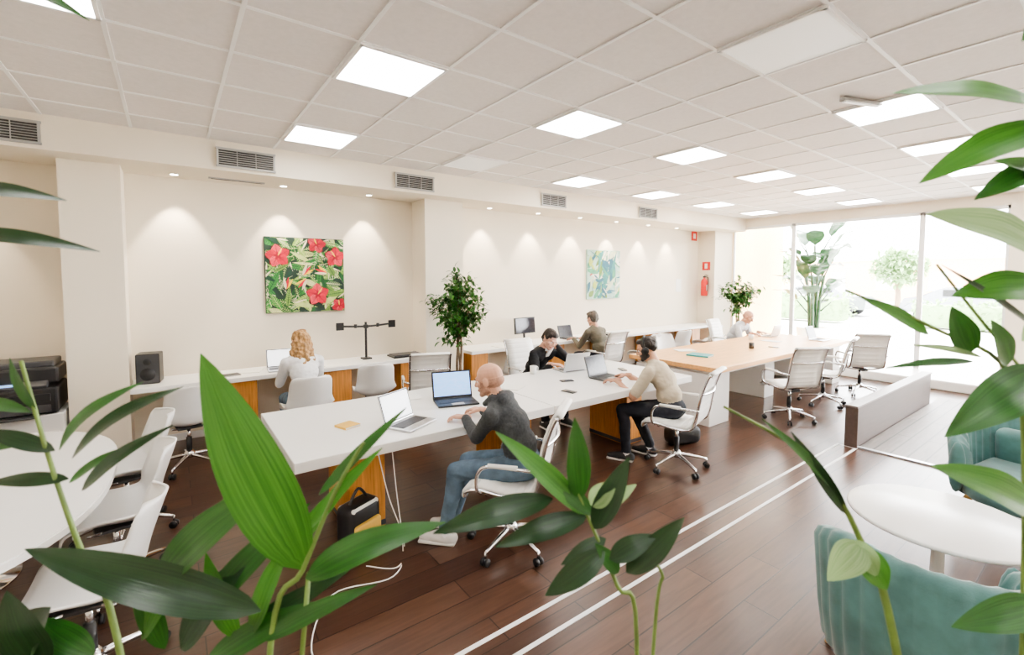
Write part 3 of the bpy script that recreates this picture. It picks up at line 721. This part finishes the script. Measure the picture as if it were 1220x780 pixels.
def head(dst,c,R,lab,hair,beard=False,vox=.0055):
    T0=dst.T.copy();dst.T=T0@Matrix.Translation(c)@R.to_4x4()
    P=[('e',(0,-.014,.034),(.076,.096,.084),None,'skin'),('e',(0,.018,-.025),(.062,.070,.085),None,'jaw'),
       ('c',(-.045,.0,-.062),(-.012,.066,-.092),.026,.020,'jaw'),('c',(.045,.0,-.062),(.012,.066,-.092),.026,.020,'jaw'),
       ('c',(-.03,.076,.024),(.03,.076,.024),.013,.013,'skin'),('c',(0,.086,.018),(0,.104,-.026),.008,.0135,'skin'),
       ('c',(-.011,.092,-.030),(.011,.092,-.030),.008,.008,'skin'),('c',(-.017,.084,-.060),(.017,.084,-.060),.009,.009,'lips'),
       ('e',(-.04,.058,-.02),(.022,.022,.022),None,'skin'),('e',(.04,.058,-.02),(.022,.022,.022),None,'skin'),
       ('e',(-.079,-.006,-.006),(.010,.021,.032),None,'skin'),('e',(.079,-.006,-.006),(.010,.021,.032),None,'skin'),
       ('c',(0,-.018,-.05),(0,-.035,-.15),.054,.056,'skin')]
    if hair=='bald': P.append(('e',(0,-.030,-.008),(.0780,.0855,.052),None,'stub'))
    L=dict(lab);L['jaw']='stub' if beard=='stub' else ('hairD' if beard else lab['skin']);L['stub']='stub';L['lips']='lips'
    remesh_add(dst,P,vox,2,L)
    for s in(-1,1):
        dst.ell((s*.030,.0735,.003),(.0125,.0105,.0075),'eye',seg=12);dst.ell((s*.030,.0825,.003),(.0048,.0025,.0048),'iris',seg=10)
        dst.tube([(s*.016,.088,.019),(s*.032,.089,.024),(s*.046,.081,.018)],.0035,L.get('brow','hairD'),6,3)
    if hair in('short','grey'):
        hm='hairD' if hair=='short' else 'hairG'
        H=[('e',(0,-.026,.050),(.084,.098,.082),None,'h'),('e',(0,.030,.092),(.062,.055,.034),None,'h'),('e',(0,-.055,-.005),(.075,.062,.075),None,'h'),
           ('e',(-.070,-.01,.035),(.014,.04,.04),None,'h'),('e',(.070,-.01,.035),(.014,.04,.04),None,'h')]
        remesh_add(dst,H,.006,1,{'h':hm},.012,22)
    if hair=='bun':
        H=[('e',(0,-.026,.050),(.083,.096,.078),None,'h'),('e',(0,.032,.088),(.060,.05,.03),None,'h'),('e',(0,-.06,.02),(.07,.055,.06),None,'h')]
        remesh_add(dst,H,.006,1,{'h':'hairD'},.008,22)
        for s in(-1,1): dst.cyl((s*.078,-.005,-.005),(s*.108,-.005,-.005),.036,'black')
        dst.tube([(-.098,-.005,.02),(-.088,-.01,.09),(0,-.015,.137),(.088,-.01,.09),(.098,-.005,.02)],.009,'black',8,6)
    if hair=='long':
        H=[('e',(0,-.026,.048),(.088,.102,.086),None,'h'),('e',(0,-.065,-.03),(.088,.06,.11),None,'h')]
        for k in range(15):
            a=rad(-20-140*k/14);x=math.cos(a)*.085;y=math.sin(a)*.085-.02
            p=[V((x*.8,y*.8,.04)),V((x*1.05,y*1.05,-.05)),V((x*1.25+random.uniform(-.012,.012),y*1.1,-.13)),V((x*1.15+random.uniform(-.02,.02),y*1.25,-.20)),V((x*1.3+random.uniform(-.02,.02),y*1.25-.01,-.27-random.random()*.05))]
            for i in range(4): H.append(('c',tuple(p[i]),tuple(p[i+1]),.026-.003*i,.023-.003*i,'h'))
        remesh_add(dst,H,.006,1,{'h':'hairB'},.018,26)
    dst.T=T0
def person(name,loc,yaw,lab,lean=.15,hands=((-.15,.45,.79),(.15,.45,.79)),elbows=(None,None),hdir=((0,1,-.05),(0,1,-.05)),hn=((0,0,-1),(0,0,-1)),feet=((-.12,.42),(.12,.42)),hair='short',beard=False,
           hpitch=-15,hyaw=0,htilt=0,short=False,female=False,hood=False,headoff=(0,.05,.14),collar=False,curl=1.,pz=.565):
    b=B();fz=.93 if female else 1.
    zt=pz+math.sqrt(.47**2-lean**2);lr=-math.atan2(lean,zt-pz);R=RX(lr)
    P0=V((0,0,pz));nb=V((0,lean,zt));ax=(nb-P0).normalized();bk=V((0,-ax.z,ax.y))
    sp=lambda t:P0.lerp(nb,t)+bk*(.045*math.sin(math.pi*t))
    sw=.178*fz
    P=[('e',tuple(P0+V((0,-.01,0))),(.162,.130,.112),None,'pants'),
       ('e',tuple(sp(.28)),(.150*fz,.118,.13),R,'shirt'),('e',tuple(sp(.58)),(.156*fz,.114,.14),R,'shirt'),('e',tuple(sp(.80)),(.158*fz,.102,.10),R,'shirt')]
    sh=[nb-ax*.075+V((s*sw,0,0)) for s in(-1,1)]
    P.append(('c',tuple(sh[0]*.72+(nb-ax*.07)*.28),tuple(sh[1]*.72+(nb-ax*.07)*.28),.066,.066,'shirt'))
    for s in(0,1):
        P.append(('c',tuple(nb+V((0,-.01,.000))),tuple(sh[s]),.056,.050,'shirt'))
        P.append(('e',tuple(sp(.72)+V(((-.08,.08)[s],.03,0))),(.08*fz,.09,.085),R,'shirt'))
    hc=nb+V(headoff)
    P.append(('c',tuple(nb+V((0,-.005,.0))),tuple(nb.lerp(hc,.45)+V((0,-.01,0))),.058,.054,'skin'))
    if hood: P+= [('e',tuple(nb+V((0,-.075,.02))),(.108,.060,.052),RX(.5),'shirt'),('c',tuple(nb+V((-.07,0,.025))),tuple(nb+V((-.02,.075,-.03))),.028,.024,'shirt'),('c',tuple(nb+V((.07,0,.025))),tuple(nb+V((.02,.075,-.03))),.028,.024,'shirt')]
    ends=[]
    for s in(0,1):
        sg=(-1,1)[s];e,wr=ik(sh[s],hands[s],.285,.255,(sg*.35,-.25,-.9))
        if elbows[s] is not None:
            e=V(elbows[s]);e=sh[s]+(e-sh[s]).normalized()*min((e-sh[s]).length,.31);wr=V(hands[s])
        if short:
            m=sh[s].lerp(e,.80);P+= [('c',tuple(sh[s]),tuple(m),.060,.057,'shirt'),('c',tuple(m),tuple(e),.042,.041,'skin'),('c',tuple(e),tuple(wr),.041,.027,'skin')]
        else:
            P+= [('c',tuple(sh[s]),tuple(e),.058,.048,'shirt'),('c',tuple(e),tuple(e.lerp(wr,.9)),.047,.036,'shirt'),('c',tuple(e.lerp(wr,.8)),tuple(wr),.028,.026,'skin')]
        ends.append(wr)
    for s in(0,1):
        sg=(-1,1)[s];hp=V((sg*.088,.02,pz-.01));an=V((feet[s][0],feet[s][1],.10));kn,an=ik(hp,an,.43,.415,(0,.6,1))
        P+= [('c',tuple(hp),tuple(hp.lerp(kn,.5)),.090,.077,'pants'),('c',tuple(hp.lerp(kn,.5)),tuple(kn),.077,.062,'pants'),
             ('c',tuple(kn),tuple(kn.lerp(an,.35)+V((0,-.012,0))),.061,.059,'pants'),('c',tuple(kn.lerp(an,.35)+V((0,-.012,0))),tuple(an+V((0,0,.02))),.059,.048,'pants'),
             ('c',tuple(an+V((0,0,.03))),tuple(an+V((0,0,-.03))),.038,.038,'sock')]
        fd=V((kn.x-hp.x,kn.y-hp.y,0)).normalized()
        a0=V((an.x,an.y,.05))
        P+= [('c',tuple(a0-fd*.045+V((0,0,-.004))),tuple(a0+fd*.07+V((0,0,-.008))),.042,.042,'shoe'),('c',tuple(a0+fd*.05+V((0,0,-.012))),tuple(a0+fd*.165+V((0,0,-.018))),.040,.030,'shoe'),('c',tuple(a0+V((0,0,.02))),tuple(a0+fd*.08+V((0,0,.0))),.038,.036,'shoe')]
        Rf=RZ(math.atan2(-fd.x,fd.y));b.box(a0+fd*.06+V((0,0,-.038)),(.080,.265,.022),'shoe' if lab['shoe']!='shoed' else 'white',.009,R=Rf,seg=3)
    remesh_add(b,P,.0095,5,lab,.007)
    hR=RZ(rad(hyaw))@RX(rad(hpitch))@Matrix.Rotation(rad(htilt),3,'Y')
    head(b,hc,hR,lab,hair,beard)
    for s in(0,1):
        sg=(-1,1)[s];hand(b,ends[s],hdir[s],hn[s],V(hn[s]).cross(V(hdir[s]))*(-sg),lab,curl)
    if collar:
        for s in(-1,1): b.box(nb+V((s*.040,.060,-.005)),(.05,.010,.05),'shirtw',.004,R=RZ(rad(-s*30))@RX(rad(-30)))
        b.box(sp(.84)+V((0,.108,.0)),(.06,.02,.16),'shirtw',.01,R=RX(lr-.1))
    return b.build(name,loc,rad(yaw),recalc=False)
LB=lambda **k:dict(dict(skin='skin',shirt='hoodie',pants='jeans',shoe='shoe',sock='shirtw'),**k)
person('seated_man',(1.93,2.48,0),34,LB(),lean=.20,hands=((.12,.50,.80),(.34,.46,.80)),hdir=((.1,1,-.05),(.25,1,-.05)),feet=((-.20,.50),(.00,.53)),hair='bald',beard='stub',hpitch=-12,hyaw=0,hood=True,headoff=(0,.055,.135))
person('seated_man',(3.94,2.68,0),16,LB(shirt='beige',pants='djeans',shoe='shoed',skin='skin2'),lean=.20,hands=((-.18,.50,.80),(.14,.52,.80)),feet=((-.20,.38),(.10,.25)),hair='bun',beard=True,hpitch=-18,hyaw=10,short=True,headoff=(0,.06,.13))
person('seated_man',(3.80,4.66,0),180,LB(shirt='suit',pants='djeans',shoe='shoed'),lean=.26,hands=((-.085,.335,1.00),(.12,.50,.80)),elbows=((-.24,.42,.80),None),hdir=((.15,-.05,1),(-.6,.8,0)),hn=((.9,-.3,0),(0,0,-1)),feet=((-.14,.46),(.16,.42)),hair='short',hpitch=-28,htilt=-10,headoff=(.01,.07,.115),collar=True)
person('seated_woman',(1.13,5.22,0),0,LB(shirt='shirtw',pants='jeans'),lean=.16,hands=((-.12,.50,.80),(.12,.50,.80)),feet=((-.14,.30),(.10,.36)),hair='long',female=True,hpitch=-16,headoff=(0,.05,.135))
person('seated_man',(5.70,5.24,0),0,LB(shirt='olive',pants='djeans',shoe='shoed'),lean=.14,hands=((-.15,.48,.80),(.15,.48,.80)),hair='grey',hpitch=-15)
person('seated_man',(8.9,4.72,0),180,LB(shirt='lgrey',pants='jeans'),lean=.24,hands=((-.20,.44,.80),(.12,.46,.80)),hair='bald',hpitch=-30,headoff=(0,.08,.12),short=True)
# ------------------------------------------------------------------ bags, cable
b=B();b.box((0,0,.17),(.28,.16,.34),'black',.05,seg=4);b.box((0,-.085,.13),(.22,.05,.18),'yellow',.02,seg=3);b.tube([(-.08,0,.33),(0,0,.42),(.08,0,.33)],.01,'black',8,5);b.box((.0,.0,.30),(.24,.15,.06),'paper',.02,seg=3)
b.build('backpack',(.98,3.08,0),rad(25))
b=B();b.box((0,0,.1),(.4,.2,.2),'black',.07,seg=4);b.tube([(-.15,0,.18),(0,-.03,.32),(.15,0,.18)],.012,'black',8,5);b.build('gym_bag',(4.55,2.95,0),rad(-20))
b=B();b.tube([(1.15,3.2,.67),(1.2,3.1,.3),(1.25,2.95,.01),(1.05,2.65,.008),(.7,2.7,.008),(.5,2.3,.008),(.75,2.1,.008)],.004,'wplast',6,8);b.build('charging_cable')
b=B();b.tube([(1.30,3.3,.67),(1.28,3.15,.3),(1.22,2.90,.01),(1.1,2.72,.008),(.95,2.85,.008)],.004,'wplast',6,8);b.build('charging_cable')
# ------------------------------------------------------------------ foreground planter plants (local frame in mm)
YAW=rad(36.5)
def bigplant(name,pot,stems,leaves,wf=1.):
    b=B();pl=V(pot)/1000.;b.T=Matrix.Translation(-pl)
    for st in stems:
        pts=[V(p)/1000. for p in st[0]];b.tube(pts,[st[1]/1000.,st[2]/1000.],st[3] if len(st)>3 else 'stem',8,6)
    for L in leaves:
        bx,by,bz,tx,ty,tz,w,mt=L[:8];sag=L[8] if len(L)>8 else .05
        up=V((random.uniform(-.3,.3)-(.35 if wf>1 else 0),-.75,.65))
        b.leaf(V((bx,by,bz))/1000.,V((tx,ty,tz))/1000.,w*wf/1000.,mt,up=up,sag=sag,fold=.22,n=14,wave=.03)
    b.T=Matrix()
    b.lathe([(.13,0),(.15,.02),(.17,.40),(.155,.40),(.15,.36)],'terra');b.lathe([(.15,.34),(.148,.365)],'soil')
    Rm=Matrix.Rotation(-YAW,3,'Z');return b.build(name,Rm@pl,-YAW,recalc=False)
def S(p,pot): return [(pot[0]+random.uniform(-30,30),pot[1]+random.uniform(-20,20),350),(pot[0]*.6+p[0][0]*.4,pot[1]*.5+p[0][1]*.5,900)]+p
random.seed(21)
pot=(-330,480,0)
bigplant('potted_bamboo_palm',pot,[
 (S([(-300,550,1395),(-258,550,1490),(-215,550,1590),(-180,550,1650)],pot),5,2),
 (S([(-490,550,1400),(-525,550,1500),(-560,550,1620),(-590,550,1750)],pot),5,2),
 (S([(-255,560,1480)],pot),4.5,3),
 (S([(-700,560,1500),(-690,570,1800),(-660,560,1950),(-650,560,2200)],pot),7,3),
],[
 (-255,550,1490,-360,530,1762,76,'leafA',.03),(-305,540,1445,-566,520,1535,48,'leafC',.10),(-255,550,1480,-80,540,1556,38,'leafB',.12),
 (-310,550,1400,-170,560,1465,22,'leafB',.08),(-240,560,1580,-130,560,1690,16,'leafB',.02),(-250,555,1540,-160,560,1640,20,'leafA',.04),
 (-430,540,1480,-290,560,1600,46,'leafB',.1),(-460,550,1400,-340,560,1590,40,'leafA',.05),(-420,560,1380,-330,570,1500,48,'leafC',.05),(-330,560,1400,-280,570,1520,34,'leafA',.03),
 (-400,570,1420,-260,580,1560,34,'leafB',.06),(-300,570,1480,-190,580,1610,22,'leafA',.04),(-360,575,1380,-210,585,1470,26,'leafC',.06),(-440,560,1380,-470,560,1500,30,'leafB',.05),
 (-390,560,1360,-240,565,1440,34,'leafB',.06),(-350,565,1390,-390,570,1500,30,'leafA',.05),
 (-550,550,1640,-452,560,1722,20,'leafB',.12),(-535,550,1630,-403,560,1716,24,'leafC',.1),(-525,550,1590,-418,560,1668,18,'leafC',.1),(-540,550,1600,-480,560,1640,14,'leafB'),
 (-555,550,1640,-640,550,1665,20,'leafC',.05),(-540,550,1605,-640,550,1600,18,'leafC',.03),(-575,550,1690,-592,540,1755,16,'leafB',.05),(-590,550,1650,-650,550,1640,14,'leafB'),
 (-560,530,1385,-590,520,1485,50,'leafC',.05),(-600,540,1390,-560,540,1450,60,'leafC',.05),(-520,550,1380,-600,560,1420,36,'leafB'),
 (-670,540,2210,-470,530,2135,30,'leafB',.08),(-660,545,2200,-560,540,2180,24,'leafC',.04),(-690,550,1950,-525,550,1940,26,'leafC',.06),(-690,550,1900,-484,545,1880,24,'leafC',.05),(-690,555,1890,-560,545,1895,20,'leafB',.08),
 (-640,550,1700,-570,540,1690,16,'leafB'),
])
pot=(140,520,0)
bigplant('potted_bamboo_palm',pot,[
 (S([(155,550,1400),(130,550,1470),(92,550,1560),(75,550,1600)],pot),3.5,1.8),(S([(180,560,1400),(188,560,1480),(150,555,1510)],pot),2.8,1.8)],[
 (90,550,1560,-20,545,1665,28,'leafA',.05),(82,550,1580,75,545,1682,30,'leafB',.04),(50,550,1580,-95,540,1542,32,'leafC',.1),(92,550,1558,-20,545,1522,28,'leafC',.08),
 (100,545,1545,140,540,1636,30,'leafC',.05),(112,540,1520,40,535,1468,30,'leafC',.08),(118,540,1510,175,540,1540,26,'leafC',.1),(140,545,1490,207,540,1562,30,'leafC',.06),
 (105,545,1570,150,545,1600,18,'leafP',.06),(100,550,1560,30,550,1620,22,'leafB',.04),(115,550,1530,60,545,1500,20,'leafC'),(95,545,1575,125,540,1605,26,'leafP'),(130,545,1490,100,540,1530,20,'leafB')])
pot=(640,520,0)
bigplant('potted_bamboo_palm',pot,[
 (S([(475,550,1400),(440,550,1500),(400,550,1580),(350,550,1640),(256,550,1694)],pot),6.5,1.5),
 (S([(640,560,1550),(600,550,1730),(500,545,1790),(390,540,1835)],pot),5,1.5),
 (S([(720,560,1500),(690,560,1900),(650,560,2150)],pot),8,3),
 ([(640,560,1720),(560,550,1800),(500,545,1865)],2,1.5)],[
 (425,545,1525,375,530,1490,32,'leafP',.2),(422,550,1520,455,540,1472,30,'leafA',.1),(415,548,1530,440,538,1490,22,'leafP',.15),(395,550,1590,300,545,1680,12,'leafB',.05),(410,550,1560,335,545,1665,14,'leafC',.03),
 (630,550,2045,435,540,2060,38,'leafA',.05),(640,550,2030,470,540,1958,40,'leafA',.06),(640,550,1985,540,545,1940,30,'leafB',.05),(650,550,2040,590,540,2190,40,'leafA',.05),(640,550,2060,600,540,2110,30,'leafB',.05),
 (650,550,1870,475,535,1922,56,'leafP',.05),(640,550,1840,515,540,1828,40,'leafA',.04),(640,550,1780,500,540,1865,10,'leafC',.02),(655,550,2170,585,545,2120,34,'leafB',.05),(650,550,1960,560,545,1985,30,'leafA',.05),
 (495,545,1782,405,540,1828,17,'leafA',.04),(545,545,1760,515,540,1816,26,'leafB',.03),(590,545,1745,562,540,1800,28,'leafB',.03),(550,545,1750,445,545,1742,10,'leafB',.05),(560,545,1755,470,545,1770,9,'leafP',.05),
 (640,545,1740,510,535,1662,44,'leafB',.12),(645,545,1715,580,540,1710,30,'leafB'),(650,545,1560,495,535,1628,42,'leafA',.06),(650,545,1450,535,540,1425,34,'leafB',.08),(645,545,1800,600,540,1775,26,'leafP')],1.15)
# ------------------------------------------------------------------ lights / world / camera
w=bpy.data.worlds.new('sky_world');bpy.context.scene.world=w;w.use_nodes=True
bg=w.node_tree.nodes['Background'];bg.inputs[0].default_value=(.97,.985,1,1);bg.inputs[1].default_value=27
s=bpy.data.lights.new('sun','SUN');s.energy=34;s.color=(1,.95,.86);s.angle=rad(2)
o=bpy.data.objects.new('sun',s);bpy.context.collection.objects.link(o);o.rotation_euler=(rad(38),rad(12),rad(60))
try: bpy.context.scene.view_settings.look='AgX - Medium High Contrast'
except Exception: pass
f=550.;p=rad(3.1)
cam=bpy.data.cameras.new('camera');co=bpy.data.objects.new('camera',cam);bpy.context.collection.objects.link(co)
cam.sensor_width=36;cam.lens=f/1220*36;cam.shift_y=-30/1220;cam.clip_start=.05
cam.dof.use_dof=True;cam.dof.focus_distance=3.6;cam.dof.aperture_fstop=5.6
co.location=(0,0,1.85);co.rotation_euler=(math.pi/2-p,0,-YAW)
bpy.context.scene.camera=co
